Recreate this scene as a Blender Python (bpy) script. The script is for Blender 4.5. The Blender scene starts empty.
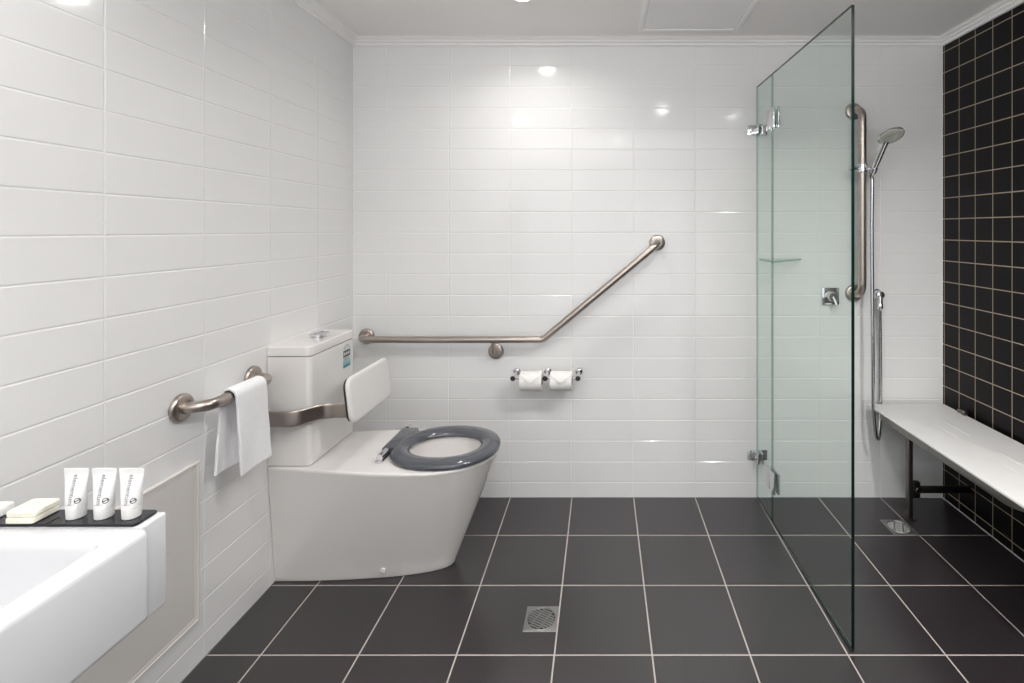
import bpy, bmesh, math, random
from mathutils import Vector, Matrix
random.seed(7)
T = 0.3                      # one floor tile, metres
F = 499.6                    # focal length in pixels of the 1024 px frame
D0 = 8.104                   # camera to back wall, in tiles
CX, CZ = 4.04, 4.342         # camera x and height, in tiles
VX, VY = 602.0, 229.8        # principal point
RW = 9.57                    # room width
RH = 7.437                   # room height
DF = -6.0                    # front wall
sc = bpy.context.scene
COL = sc.collection

def W(x, d, z): return Vector((x*T, (d-D0)*T, z*T))
def mm(v): return v/1000.0

# ------------------------------------------------------------------ materials
def new_mat(name):
    m = bpy.data.materials.new(name); m.use_nodes = True
    nt = m.node_tree
    return m, nt, nt.nodes['Principled BSDF']

def pmat(name, col, rough=0.5, metal=0.0, var=0.0, scale=30.0, bump=0.0, bscale=200.0, rvar=0.0, coat=0.0, spec=0.5, sss=0.0, stretch=None):
    m, nt, b = new_mat(name)
    b.inputs['Roughness'].default_value = rough
    b.inputs['Metallic'].default_value = metal
    b.inputs['Coat Weight'].default_value = coat
    b.inputs['Coat Roughness'].default_value = 0.04
    b.inputs['Specular IOR Level'].default_value = spec
    tc = nt.nodes.new('ShaderNodeTexCoord')
    mp = nt.nodes.new('ShaderNodeMapping'); nt.links.new(tc.outputs['Object'], mp.inputs[0])
    if stretch: mp.inputs['Scale'].default_value = stretch
    nz = nt.nodes.new('ShaderNodeTexNoise'); nz.inputs['Scale'].default_value = scale; nz.inputs['Detail'].default_value = 4
    nt.links.new(mp.outputs[0], nz.inputs['Vector'])
    cr = nt.nodes.new('ShaderNodeMapRange')
    cr.inputs[1].default_value = 0.25; cr.inputs[2].default_value = 0.75
    cr.inputs[3].default_value = 1-var; cr.inputs[4].default_value = 1+var
    nt.links.new(nz.outputs['Fac'], cr.inputs[0])
    mx = nt.nodes.new('ShaderNodeVectorMath'); mx.operation = 'SCALE'
    mx.inputs[0].default_value = col
    nt.links.new(cr.outputs[0], mx.inputs['Scale'])
    nt.links.new(mx.outputs[0], b.inputs['Base Color'])
    if rvar:
        r2 = nt.nodes.new('ShaderNodeMapRange')
        r2.inputs[1].default_value = 0.3; r2.inputs[2].default_value = 0.7
        r2.inputs[3].default_value = max(0.02, rough-rvar); r2.inputs[4].default_value = rough+rvar
        nt.links.new(nz.outputs['Fac'], r2.inputs[0]); nt.links.new(r2.outputs[0], b.inputs['Roughness'])
    if bump:
        n2 = nt.nodes.new('ShaderNodeTexNoise'); n2.inputs['Scale'].default_value = bscale; n2.inputs['Detail'].default_value = 3
        nt.links.new(mp.outputs[0], n2.inputs['Vector'])
        bp = nt.nodes.new('ShaderNodeBump'); bp.inputs['Strength'].default_value = bump; bp.inputs['Distance'].default_value = 0.002
        nt.links.new(n2.outputs['Fac'], bp.inputs['Height']); nt.links.new(bp.outputs[0], b.inputs['Normal'])
    return m

M = {}
M['wtile'] = pmat('white_gloss_tile', (0.83, 0.83, 0.825), 0.10, var=0.012, scale=4, bump=0.03, bscale=6, spec=0.5)
M['wgrout'] = pmat('white_grout', (0.83, 0.825, 0.815), 0.6, var=0.03, scale=40)
M['ftile'] = pmat('charcoal_floor_tile', (0.024, 0.0195, 0.0215), 0.28, var=0.05, scale=5, spec=1.0)
M['fgrout'] = pmat('beige_floor_grout', (0.50, 0.455, 0.42), 0.85, var=0.06, scale=20)
M['btile'] = pmat('black_wall_tile', (0.0055, 0.0043, 0.0047), 0.36, var=0.15, scale=9, rvar=0.04, spec=0.17)
M['bgrout'] = pmat('tan_wall_grout', (0.40, 0.33, 0.25), 0.85, var=0.06, scale=20)
M['paint'] = pmat('ceiling_paint', (0.84, 0.825, 0.81), 0.75, var=0.01, scale=3)
M['cornice'] = pmat('cornice_paint', (0.90, 0.89, 0.88), 0.5, var=0.01, scale=10)
M['hatchp'] = pmat('hatch_paint', (0.85, 0.835, 0.84), 0.6, var=0.01, scale=4)
M['frontwall'] = pmat('front_wall_paint', (0.72, 0.71, 0.70), 0.6, var=0.01, scale=4)
M['ceramic'] = pmat('white_vitreous_china', (0.775, 0.755, 0.735), 0.09, var=0.008, scale=8, coat=0.3)
M['basin'] = pmat('white_basin_china', (0.69, 0.70, 0.715), 0.12, var=0.006, scale=8, coat=0.3)
M['steel'] = pmat('brushed_stainless', (0.47, 0.415, 0.375), 0.30, 1.0, var=0.02, scale=25, rvar=0.02)
M['chrome'] = pmat('chrome', (0.74, 0.74, 0.76), 0.06, 1.0, var=0.02, scale=20)
M['darkchrome'] = pmat('satin_dark_metal', (0.09, 0.085, 0.08), 0.3, 1.0, var=0.05, scale=40)
M['legsteel'] = pmat('dull_leg_steel', (0.20, 0.18, 0.17), 0.35, 1.0, var=0.04, scale=30)
M['gseat'] = pmat('grey_seat_plastic', (0.072, 0.078, 0.092), 0.14, var=0.03, scale=20, coat=0.4)
M['pad'] = pmat('white_vinyl_pad', (0.76, 0.75, 0.735), 0.42, var=0.01, scale=30, bump=0.03, bscale=300)
M['towel'] = pmat('white_terry', (0.93, 0.93, 0.94), 0.95, var=0.03, scale=120, bump=0.9, bscale=420)
M['cream'] = pmat('cream_soap', (0.84, 0.82, 0.71), 0.45, var=0.05, scale=60, bump=0.1, bscale=60)
M['packet'] = pmat('white_paper_packet', (0.88, 0.87, 0.85), 0.5, var=0.02, scale=30)
M['tray'] = pmat('black_gloss_tray', (0.012, 0.012, 0.018), 0.08, var=0.1, scale=20)
M['tube'] = pmat('white_tube_plastic', (0.80, 0.80, 0.795), 0.28, var=0.01, scale=20)
M['cap'] = pmat('white_cap_plastic', (0.77, 0.77, 0.755), 0.32, var=0.01, scale=20)
M['ink'] = pmat('grey_ink', (0.25, 0.25, 0.26), 0.5, var=0.1, scale=90)
M['inkdark'] = pmat('dark_ink', (0.05, 0.05, 0.06), 0.5, var=0.1, scale=90)
M['panel'] = pmat('beige_grey_board', (0.66, 0.64, 0.615), 0.55, var=0.015, scale=12)
M['panelframe'] = pmat('cream_frame_paint', (0.72, 0.69, 0.65), 0.42, var=0.015, scale=12)
M['board'] = pmat('white_bench_board', (0.74, 0.73, 0.72), 0.5, var=0.015, scale=20)
M['alloy'] = pmat('grey_bench_alloy', (0.26, 0.245, 0.23), 0.35, 0.9, var=0.05, scale=40)
M['paper'] = pmat('toilet_paper', (0.86, 0.85, 0.83), 0.95, var=0.02, scale=80, bump=0.25, bscale=300)
M['core'] = pmat('cardboard_core', (0.42, 0.32, 0.22), 0.9, var=0.08, scale=80)
M['grate'] = pmat('drain_steel', (0.36, 0.36, 0.355), 0.44, 1.0, var=0.06, scale=80)
M['wellshade'] = pmat('drain_shade', (0.012, 0.012, 0.012), 0.7, var=0.1, scale=50)
M['stick_white'] = pmat('sticker_paper', (0.62, 0.66, 0.64), 0.5, var=0.03, scale=80)
M['stick_dark'] = pmat('sticker_dark_print', (0.05, 0.06, 0.06), 0.5, var=0.1, scale=80)
M['stick_teal'] = pmat('sticker_teal_print', (0.16, 0.46, 0.50), 0.5, var=0.05, scale=80)
M['stick_navy'] = pmat('sticker_deep_teal_print', (0.06, 0.20, 0.25), 0.5, var=0.05, scale=80)
M['spray'] = pmat('pale_spray_plate', (0.55, 0.56, 0.50), 0.35, var=0.05, scale=120)
M['hose'] = pmat('chrome_hose', (0.55, 0.55, 0.57), 0.22, 1.0, var=0.05, scale=60)
M['lightring'] = pmat('white_light_trim', (0.82, 0.82, 0.81), 0.4, var=0.01, scale=20)

def glass_mat():
    m, nt, b = new_mat('shower_glass'); nt.nodes.remove(b)
    out = nt.nodes['Material Output']
    tr = nt.nodes.new('ShaderNodeBsdfTransparent'); tr.inputs[0].default_value = (0.938, 0.967, 0.954, 1)
    gl = nt.nodes.new('ShaderNodeBsdfGlossy'); gl.inputs['Roughness'].default_value = 0.01; gl.inputs[0].default_value = (0.85, 0.95, 0.9, 1)
    fr = nt.nodes.new('ShaderNodeFresnel'); fr.inputs['IOR'].default_value = 1.27
    ge = nt.nodes.new('ShaderNodeNewGeometry')
    inv = nt.nodes.new('ShaderNodeMath'); inv.operation = 'SUBTRACT'; inv.inputs[0].default_value = 1.0
    nt.links.new(ge.outputs['Backfacing'], inv.inputs[1])
    mu = nt.nodes.new('ShaderNodeMath'); mu.operation = 'MULTIPLY'
    nt.links.new(fr.outputs[0], mu.inputs[0]); nt.links.new(inv.outputs[0], mu.inputs[1])
    mx = nt.nodes.new('ShaderNodeMixShader')
    nt.links.new(mu.outputs[0], mx.inputs[0]); nt.links.new(tr.outputs[0], mx.inputs[1]); nt.links.new(gl.outputs[0], mx.inputs[2])
    nt.links.new(mx.outputs[0], out.inputs[0])
    return m
M['glass'] = glass_mat()
def edge_glass():
    m, nt, b = new_mat('thin_glass_edge'); nt.nodes.remove(b)
    tr = nt.nodes.new('ShaderNodeBsdfTransparent'); tr.inputs[0].default_value = (0.70, 0.80, 0.77, 1)
    gl = nt.nodes.new('ShaderNodeBsdfGlossy'); gl.inputs['Roughness'].default_value = 0.1; gl.inputs[0].default_value = (0.4, 0.6, 0.55, 1)
    mx = nt.nodes.new('ShaderNodeMixShader'); mx.inputs[0].default_value = 0.12
    nt.links.new(tr.outputs[0], mx.inputs[1]); nt.links.new(gl.outputs[0], mx.inputs[2]); nt.links.new(mx.outputs[0], nt.nodes['Material Output'].inputs[0])
    return m
M['edgelight'] = edge_glass()
M['glassedge'] = pmat('glass_edge_green', (0.003, 0.016, 0.014), 0.12, var=0.1, scale=20)
M['shelfedge'] = pmat('shelf_edge_green', (0.34, 0.46, 0.43), 0.12, var=0.1, scale=20)

def emit_mat(name, col, s):
    m, nt, b = new_mat(name); nt.nodes.remove(b)
    e = nt.nodes.new('ShaderNodeEmission'); e.inputs[0].default_value = (*col, 1); e.inputs[1].default_value = s
    nt.links.new(e.outputs[0], nt.nodes['Material Output'].inputs[0])
    return m
M['lamp'] = emit_mat('downlight_lens', (1.0, 0.97, 0.93), 60.0)
M['fillglow'] = emit_mat('fill_panel_glow', (0.97, 0.985, 1.0), 1.2)  # glow of the added fill panel behind the camera

# ------------------------------------------------------------------ object helpers
def root_loc(o):
    while o.parent: o = o.parent
    return o.location.copy()

def finish(name, bm, mats, parent=None, loc=None, smooth=True, angle=35):
    base = root_loc(parent) if parent else (Vector(loc) if loc is not None else Vector((0, 0, 0)))
    bmesh.ops.translate(bm, verts=bm.verts, vec=-base)
    bmesh.ops.recalc_face_normals(bm, faces=bm.faces)
    me = bpy.data.meshes.new(name); bm.to_mesh(me); bm.free()
    for m in (mats if isinstance(mats, (list, tuple)) else [mats]): me.materials.append(M[m] if isinstance(m, str) else m)
    if smooth:
        me.polygons.foreach_set('use_smooth', [True]*len(me.polygons))
        me.set_sharp_from_angle(angle=math.radians(angle))
    o = bpy.data.objects.new(name, me); COL.objects.link(o)
    if parent: o.parent = parent
    else: o.location = base
    return o

def tag(o, label, cat, group=None):
    o['label'] = label; o['category'] = cat
    if group: o['group'] = group
    return o

def thing(name, label, cat, loc, group=None):
    o = bpy.data.objects.new(name, None); o.empty_display_size = 0.05
    COL.objects.link(o); o.location = loc
    return tag(o, label, cat, group)

def copy_tree(o, parent=None):
    c = o.copy(); COL.objects.link(c)
    if parent: c.parent = parent
    for ch in [k for k in bpy.data.objects if k.parent == o]: copy_tree(ch, c)
    return c

def struct(o): o['kind'] = 'structure'; return o

# ------------------------------------------------------------------ shape helpers
def add_box(bm, lo, hi, bev=0.0, seg=2, mat=0, edges=None):
    t = bmesh.new()
    bmesh.ops.create_cube(t, size=1.0)
    for v in t.verts:
        v.co = Vector([lo[i] + (v.co[i]+0.5)*(hi[i]-lo[i]) for i in range(3)])
    if bev:
        bmesh.ops.bevel(t, geom=t.edges[:], offset=bev, segments=seg, affect='EDGES', profile=0.5)
    for f in t.faces: f.material_index = mat
    return merge(bm, t)

def merge(bm, t, mat=None):
    mp = {}
    for v in t.verts: mp[v] = bm.verts.new(v.co)
    fs = []
    for f in t.faces:
        try:
            nf = bm.faces.new([mp[v] for v in f.verts]); nf.material_index = f.material_index if mat is None else mat; fs.append(nf)
        except ValueError: pass
    t.free()
    return list(mp.values())

def loft(bm, rings, closed=True, cap0=True, cap1=True, mat=0):
    vs = [[bm.verts.new(p) for p in r] for r in rings]
    n = len(rings[0])
    for a, b in zip(vs[:-1], vs[1:]):
        for i in range(n if closed else n-1):
            j = (i+1) % n
            f = bm.faces.new((a[i], a[j], b[j], b[i])); f.material_index = mat
    if cap0: f = bm.faces.new(list(reversed(vs[0]))); f.material_index = mat
    if cap1: f = bm.faces.new(vs[-1]); f.material_index = mat
    return vs

def basis(n):
    n = n.normalized()
    a = Vector((0, 0, 1)) if abs(n.z) < 0.9 else Vector((1, 0, 0))
    u = n.cross(a).normalized(); v = n.cross(u).normalized()
    return u, v

def round_path(pts, radii, seg=8):
    pts = [Vector(p) for p in pts]
    out = [pts[0]]
    for i in range(1, len(pts)-1):
        r = radii[i-1] if isinstance(radii, (list, tuple)) else radii
        a = (pts[i-1]-pts[i]); b = (pts[i+1]-pts[i])
        ang = a.angle(b); L = min(r/math.tan(ang/2), a.length*0.98, b.length*0.98)
        r2 = L*math.tan(ang/2)
        p0 = pts[i]+a.normalized()*L; p1 = pts[i]+b.normalized()*L
        c = pts[i] + (a.normalized()+b.normalized()).normalized()*(r2/math.sin(ang/2))
        v0 = p0-c; v1 = p1-c
        for k in range(seg+1):
            out.append(c + v0.slerp(v1, k/seg).normalized()*v0.length if v0.angle(v1) > 1e-4 else p0)
    out.append(pts[-1])
    return out

def sweep(bm, path, r, n=16, mat=0, cap=True, flat=None, roll_up=None):
    """round tube (radius r or list) along path; flat=(half_w, half_h, pow) gives a rounded bar"""
    path = [Vector(p) for p in path]
    N = len(path); rings = []
    tang = []
    for i in range(N):
        t = (path[min(i+1, N-1)]-path[max(i-1, 0)]).normalized(); tang.append(t)
    u, v = basis(tang[0])
    if roll_up is not None:
        v = Vector(roll_up); u = v.cross(tang[0]).normalized(); v = tang[0].cross(u).normalized()
    for i in range(N):
        if i:
            q = tang[i-1].rotation_difference(tang[i]); u = q @ u; v = q @ v
        ring = []
        rr = r[i] if isinstance(r, (list, tuple)) else r
        for k in range(n):
            a = 2*math.pi*k/n
            if flat:
                cu, su = math.cos(a), math.sin(a); p = 2.0/flat[2]
                ring.append(path[i]+u*flat[0]*math.copysign(abs(cu)**p, cu)+v*flat[1]*math.copysign(abs(su)**p, su))
            else:
                ring.append(path[i]+u*rr*math.cos(a)+v*rr*math.sin(a))
        rings.append(ring)
    loft(bm, rings, True, cap, cap, mat)

def lathe(bm, origin, axis, prof, n=32, mat=0, cap0=True, cap1=True):
    """prof: list of (radius, distance along axis)"""
    o = Vector(origin); ax = Vector(axis).normalized(); u, v = basis(ax)
    rings = [[o+ax*h+u*max(r, 1e-5)*math.cos(2*math.pi*k/n)+v*max(r, 1e-5)*math.sin(2*math.pi*k/n) for k in range(n)] for r, h in prof]
    loft(bm, rings, True, cap0, cap1, mat)

def rrect(cx, cy, hx, hy, r, seg=6):
    """rounded rectangle as 2-D points"""
    pts = []
    for sx, sy, a0 in ((1, 1, 0), (-1, 1, 90), (-1, -1, 180), (1, -1, 270)):
        for k in range(seg+1):
            a = math.radians(a0+90*k/seg)
            pts.append((cx+sx*(hx-r)+r*math.cos(a), cy+sy*(hy-r)+r*math.sin(a)))
    return pts

def flange(bm, p, n, R=0.038, th=0.013):
    lathe(bm, p, n, [(R, 0), (R, th*0.45), (R*0.93, th*0.8), (R*0.80, th), (R*0.5, th*1.05), (0.001, th*1.05)], 36)

# ------------------------------------------------------------------ the setting
def tiled(name, O, U, V, N, us, vs, gw, bev, dep, mats, jit=0.0, thick=0.1, edge=-0.004):
    O, U, V, N = map(Vector, (O, U, V, N))
    bm = bmesh.new()
    for i in range(len(us)-1):
        for j in range(len(vs)-1):
            g0 = gw/2 if i > 0 else edge; g1 = gw/2 if i < len(us)-2 else edge
            h0 = gw/2 if j > 0 else max(edge, 0.0); h1 = gw/2 if j < len(vs)-2 else edge
            a0, a1, b0, b1 = us[i]+g0, us[i+1]-g1, vs[j]+h0, vs[j+1]-h1
            if a1-a0 < 0.004 or b1-b0 < 0.004: continue
            jj = [random.uniform(-jit, 0) for _ in range(4)]
            rings = []
            for ins, dz in ((0, -dep), (bev*0.35, -dep*0.35), (bev, 0)):
                c = ((a0+ins, b0+ins), (a1-ins, b0+ins), (a1-ins, b1-ins), (a0+ins, b1-ins))
                rings.append([O+U*p+V*q+N*(dz+jj[k]) for k, (p, q) in enumerate(c)])
            loft(bm, rings, True, False, True, 0)
    gz = -dep*0.85-jit
    a = [O+U*p+V*q+N*gz for p, q in ((us[0], vs[0]), (us[-1], vs[0]), (us[-1], vs[-1]), (us[0], vs[-1]))]
    b = [p-N*(thick+gz) for p in a]
    loft(bm, [b, a], True, True, True, 1)
    return struct(finish(name, bm, mats, smooth=False))

def cuts(lo, hi, start, step):
    out = [lo]; k = math.ceil((lo-start)/step - 1e-6)
    while start+k*step < hi-1e-4:
        v = start+k*step
        if v > lo+1e-4: out.append(v)
        k += 1
    return out+[hi]

Wx = RW*T; Hz = RH*T; yF = (DF-D0)*T; LEN = -yF
crs = 0.3374*T
# floor
tiled('floor', (0, yF, 0), (1, 0, 0), (0, 1, 0), (0, 0, 1), cuts(0, Wx, 3.553*T, T),
      cuts(0, LEN, LEN, T), 0.0046, 0.0010, 0.0010, ('ftile', 'fgrout'), 0.0003, edge=0.0006)
# white tiled back and left wall, black tiled right wall
zc = cuts(0, Hz-0.02, 0.2466*T, crs)
tiled('wall_back', (0, 0, 0), (1, 0, 0), (0, 0, 1), (0, -1, 0), cuts(0, Wx, 3.553*T, T), zc,
      0.0024, 0.0026, 0.0011, ('wtile', 'wgrout'), 0.00035)
tiled('wall_left', (0, yF, 0), (0, 1, 0), (0, 0, 1), (1, 0, 0), cuts(0, LEN, LEN, 1.0112*T), zc,
      0.0024, 0.0026, 0.0011, ('wtile', 'wgrout'), 0.00035)
tiled('wall_right', (Wx, yF, 0), (0, 1, 0), (0, 0, 1), (-1, 0, 0), cuts(0, LEN, LEN-0.030*T, T/3),
      cuts(0, Hz-0.02, 0.130*T, 0.3374*T), 0.0040, 0.0010, 0.0009, ('btile', 'bgrout'), 0.0002)
bm = bmesh.new(); 
wx0, wx1, wz0, wz1 = 0.14, Wx-0.14, 0.15, 2.10     # wall behind the camera; its opening holds an added, window-shaped fill light
for lo, hi in (((-0.1, 0), (wx0, Hz)), ((wx1, 0), (Wx+0.1, Hz)), ((wx0, 0), (wx1, wz0)), ((wx0, wz1), (wx1, Hz))):
    add_box(bm, (lo[0], yF-0.1, lo[1]), (hi[0], yF, hi[1]))
struct(finish('wall_front', bm, 'frontwall', smooth=False))
bm = bmesh.new()
add_box(bm, (wx0, yF-0.06, wz0), (wx1, yF-0.05, wz1), mat=0)
for a, b in ((wx0, wx0+0.04), ((wx0+wx1)/2-0.02, (wx0+wx1)/2+0.02), (wx1-0.04, wx1)): add_box(bm, (a, yF-0.09, wz0), (b, yF-0.01, wz1), mat=1)
for a, b in ((wz0, wz0+0.04), (wz1-0.04, wz1)): add_box(bm, (wx0+0.04, yF-0.088, a), (wx1-0.04, yF-0.012, b), mat=1)
struct(finish('fill_panel_1', bm, ('fillglow', 'cornice'), smooth=False))  # unseen fill light, shaped as a framed window
bm = bmesh.new(); add_box(bm, (-0.1, yF-0.1, Hz), (Wx+0.1, 0.1, Hz+0.1)); struct(finish('ceiling', bm, 'paint', smooth=False))

# stepped cornice along three walls
P = 0.046; DR = 0.036
prof = [(0, -DR), (0.010, -DR), (0.0125, -DR+0.002), (0.0125, -DR+0.0095), (0.0105, -DR+0.0110), (0.0150, -DR+0.0125), (0.0235, -DR+0.0150), (0.0245, -DR+0.0175), (0.0245, -DR+0.0215), (0.0225, -DR+0.0230),
        (0.0270, -DR+0.0240), (0.0370, -DR+0.0270), (0.0385, -DR+0.0290), (0.0385, -0.0040), (0.0365, -0.0030), (0.042, -0.0020), (P, -0.0010), (P, 0), (0, 0)]
def cornice(name, f0, f1):
    bm = bmesh.new()
    loft(bm, [[f0(p, z) for p, z in prof], [f1(p, z) for p, z in prof]], True, True, True)
    struct(finish(name, bm, 'cornice', smooth=True, angle=25))
cornice('trim_1', lambda p, z: Vector((p, -p, Hz+z)), lambda p, z: Vector((Wx-p, -p, Hz+z)))
cornice('trim_2', lambda p, z: Vector((p, -p, Hz+z)), lambda p, z: Vector((p, yF, Hz+z)))
cornice('trim_3', lambda p, z: Vector((Wx-p, -p, Hz+z)), lambda p, z: Vector((Wx-p, yF, Hz+z)))

# ------------------------------------------------------------------ ceiling hatch and downlights
h = thing('ceiling_hatch', 'flush square access hatch in the ceiling above the grab rail', 'hatch', W(5.37, 6.98, RH))
x0, x1, d0, d1 = 4.60*T, 6.15*T, (6.21-D0)*T, (7.76-D0)*T
bm = bmesh.new(); fw = 0.022
for lo, hi in (((x0, d0), (x0+fw, d1)), ((x1-fw, d0), (x1, d1)), ((x0+fw, d0), (x1-fw, d0+fw)), ((x0+fw, d1-fw), (x1-fw, d1))):
    add_box(bm, (lo[0], lo[1], Hz-0.006), (hi[0], hi[1], Hz+0.001), 0.0018, 2)
finish('frame', bm, 'cornice', h)
bm = bmesh.new(); add_box(bm, (x0+fw+0.003, d0+fw+0.003, Hz-0.003), (x1-fw-0.003, d1-fw-0.003, Hz+0.001), 0.001, 1)
finish('hatch_board', bm, 'hatchp', h)

def downlight():
    t = thing('downlight', '', 'light', W(2.98, 6.575, RH), 'recessed ceiling downlights')
    p = t.location.copy()
    bm = bmesh.new(); n = 40
    lathe(bm, p, (0, 0, -1), [(0.040, 0.0), (0.040, 0.004), (0.043, 0.006), (0.049, 0.005), (0.052, 0.001), (0.052, 0.0)], n, cap0=False, cap1=False)
    finish('trim_ring', bm, 'lightring', t)
    bm = bmesh.new(); lathe(bm, p, (0, 0, -1), [(0.0395, 0.0), (0.0395, 0.0045), (0.036, 0.0062), (0.001, 0.0066)], n)
    finish('lens', bm, 'lamp', t)
    return t
dl = downlight()
dl['label'] = 'lit round downlight in the ceiling above the toilet, cut by the top of the photo'
for x, d, lab in ((5.57, 3.44, 'lit round downlight out of frame, reflected in tiles over the angled rail end'),
                  (7.58, 2.66, 'lit round downlight out of frame, reflected in tiles beside the glass screen'),
                  (1.78, 2.38, 'lit round downlight out of frame, above the washbasin'),
                  (4.60, -1.0, 'unseen round downlight added behind the camera for light')):  # the last one is added to help light the room
    c = copy_tree(dl); c.location = W(x, d, RH); c['label'] = lab
LAMP_W = {0: 2.2, 1: 5.0, 2: 13.0, 3: 2.4, 4: 4.0}
for k, (x, d) in enumerate(((2.98, 6.575), (5.57, 3.44), (7.58, 2.66), (1.78, 2.38), (4.60, -1.0))):
    ld = bpy.data.lights.new('downlight_beam', 'AREA'); ld.shape = 'DISK'; ld.size = 0.07; ld.energy = LAMP_W[k]; ld.spread = math.radians(150)
    ld.color = (1.0, 0.98, 0.965)
    lo = bpy.data.objects.new('downlight_beam', ld); COL.objects.link(lo); lo.location = W(x, d, RH)-Vector((0, 0, 0.009))

ld = bpy.data.lights.new('bounce_fill', 'AREA'); ld.shape = 'RECTANGLE'; ld.size = 2.3; ld.size_y = 0.7; ld.energy = 46.0     # unseen fill added behind the camera, bounced off the ceiling, no fixture
ld.color = (0.995, 0.985, 1.0)
lo = bpy.data.objects.new('bounce_fill', ld); COL.objects.link(lo); lo.location = W(4.78, -2.2, 4.6); lo.rotation_euler = (math.pi, 0, 0)
# ------------------------------------------------------------------ toilet
to = thing('toilet', 'white back-to-wall toilet suite with grey seat against the left wall', 'toilet', W(1.2, 6.53, 0))
DC = 6.53; PZ = 1.48
def outline(t):
    """closed D outline at height fraction t, tiles, relative to centre line; x from wall"""
    w0 = 0.365+(0.508-0.365)*t
    xf = 2.11+0.585*t
    pts = []
    n = 80
    for k in range(n+1):
        s = k/n
        # base profile: quarter ellipse
        a = s*math.pi/2
        xb, wb = 2.11*math.sin(a), 0.365*math.cos(a)**0.92
        # top profile: straight flare, then ellipse
        if s < 0.45:
            q = s/0.45; xt = 1.75*q; wt = 0.508+0.177*math.sin(math.pi/2*q**1.25)
        else:
            a2 = (s-0.45)/0.55*math.pi/2; xt = 1.75+0.945*math.sin(a2)**0.93 if a2 > 0 else 1.75; wt = 0.685*math.cos(a2)**0.93
        if k == n: wb = wt = 0
        pts.append((xb+(xt-xb)*t, wb+(wt-wb)*t))
    return pts, w0
RAT = 0.508/1.95
NA = 96
angs = [math.pi-math.atan(RAT), -math.pi+math.atan(RAT)]+[-math.pi+2*math.pi*(k+0.5)/NA for k in range(NA)]
angs = sorted(angs)
def ray_ring(t, scale=1.0):
    half, w0 = outline(t)
    poly = half+[(x, -y) for x, y in reversed(half[:-1])]
    cx = w0/RAT
    res = []
    for a in angs:
        dx, dy = math.cos(a), math.sin(a); best = None
        m = len(poly)
        for i in range(m):
            p, q = poly[i], poly[(i+1) % m]
            ex, ey = q[0]-p[0], q[1]-p[1]
            det = dx*(-ey)-dy*(-ex)
            if abs(det) < 1e-12: continue
            rx, ry = p[0]-cx, p[1]
            s = (rx*(-ey)-ry*(-ex))/det
            u = (dx*ry-dy*rx)/det
            if s > 0 and -1e-6 <= u <= 1+1e-6 and (best is None or s > best): best = s
        x, y = cx+dx*best, dy*best
        onwall = x < 0.004
        x, y = cx+(x-cx)*scale, y*scale
        if onwall: x = 0.0
        res.append((x, y))
    return res
bm = bmesh.new()
def pr(ring, z): return [W(max(x, 0.008), DC+y, z) for x, y in ring]
rings = [pr(ray_ring(0.02, 0.985), 0.004), pr(ray_ring(0.03, 0.995), 0.02)]
for z in (0.06, 0.25, 0.5, 0.75, 1.0, 1.2, 1.32, 1.39, 1.43): rings.append(pr(ray_ring(z/PZ), z))
rings += [pr(ray_ring(0.99, 0.998), 1.452), pr(ray_ring(1.0, 0.990), 1.471), pr(ray_ring(1.0, 0.976), 1.479), pr(ray_ring(1.0, 0.965), PZ)]
def ell(cx, hx, hy, z, p=2.1):
    out = []
    for a in angs:
        c, s = math.cos(a), math.sin(a)
        out.append(W(cx+hx*math.copysign(abs(c)**(2/p), c), DC+hy*math.copysign(abs(s)**(2/p), s), z))
    return out
rings += [ell(1.97, 0.60, 0.50, PZ), ell(1.98, 0.52, 0.42, PZ), ell(1.98, 0.50, 0.40, 1.465), ell(1.98, 0.49, 0.39, 1.42), ell(1.97, 0.475, 0.37, 1.25),
          ell(1.95, 0.40, 0.30, 1.0), ell(1.93, 0.30, 0.22, 0.78), ell(1.9, 0.18, 0.14, 0.66), ell(1.9, 0.05, 0.04, 0.62)]
loft(bm, rings, True, True, True)
finish('pan', bm, 'ceramic', to, angle=50)
# cistern
bm = bmesh.new()
def rr3(hx, hd, z, r, cx=0.2655, cd=6.562):     # square against the wall, rounded corners on the room side
    return [W(max(x, 0.006), d, z) for x, d in rrect(cx+hx-0.4, cd, 0.4, hd+0.033, r, 6)]
loft(bm, [rr3(0.245, 0.490, 1.486, 0.05), rr3(0.2575, 0.5035, 1.50, 0.062), rr3(0.2575, 0.5035, 2.78, 0.062), rr3(0.252, 0.498, 2.806, 0.058)])
finish('cistern', bm, 'ceramic', to)
bm = bmesh.new()
loft(bm, [rr3(0.252, 0.499, 2.812, 0.06), rr3(0.2625, 0.511, 2.822, 0.066), rr3(0.2625, 0.511, 2.90, 0.066), rr3(0.258, 0.505, 2.922, 0.062), rr3(0.248, 0.495, 2.93, 0.055)])
finish('cistern_lid', bm, 'ceramic', to)
bp = W(0.30, 6.60, 2.93)
bm = bmesh.new(); lathe(bm, bp, (0, 0, 1), [(0.028, 0), (0.028, 0.002), (0.0235, 0.003), (0.0235, 0.0105), (0.036, 0.0125), (0.037, 0.0145), (0.033, 0.0165), (0.001, 0.0175)], 40)
fb = finish('flush_button', bm, 'chrome', to, angle=30)
bm = bmesh.new(); add_box(bm, bp+Vector((-0.0006, -0.031, 0.0165)), bp+Vector((0.0006, 0.031, 0.018)))
finish('button_split', bm, 'darkchrome', fb, smooth=False)
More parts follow.
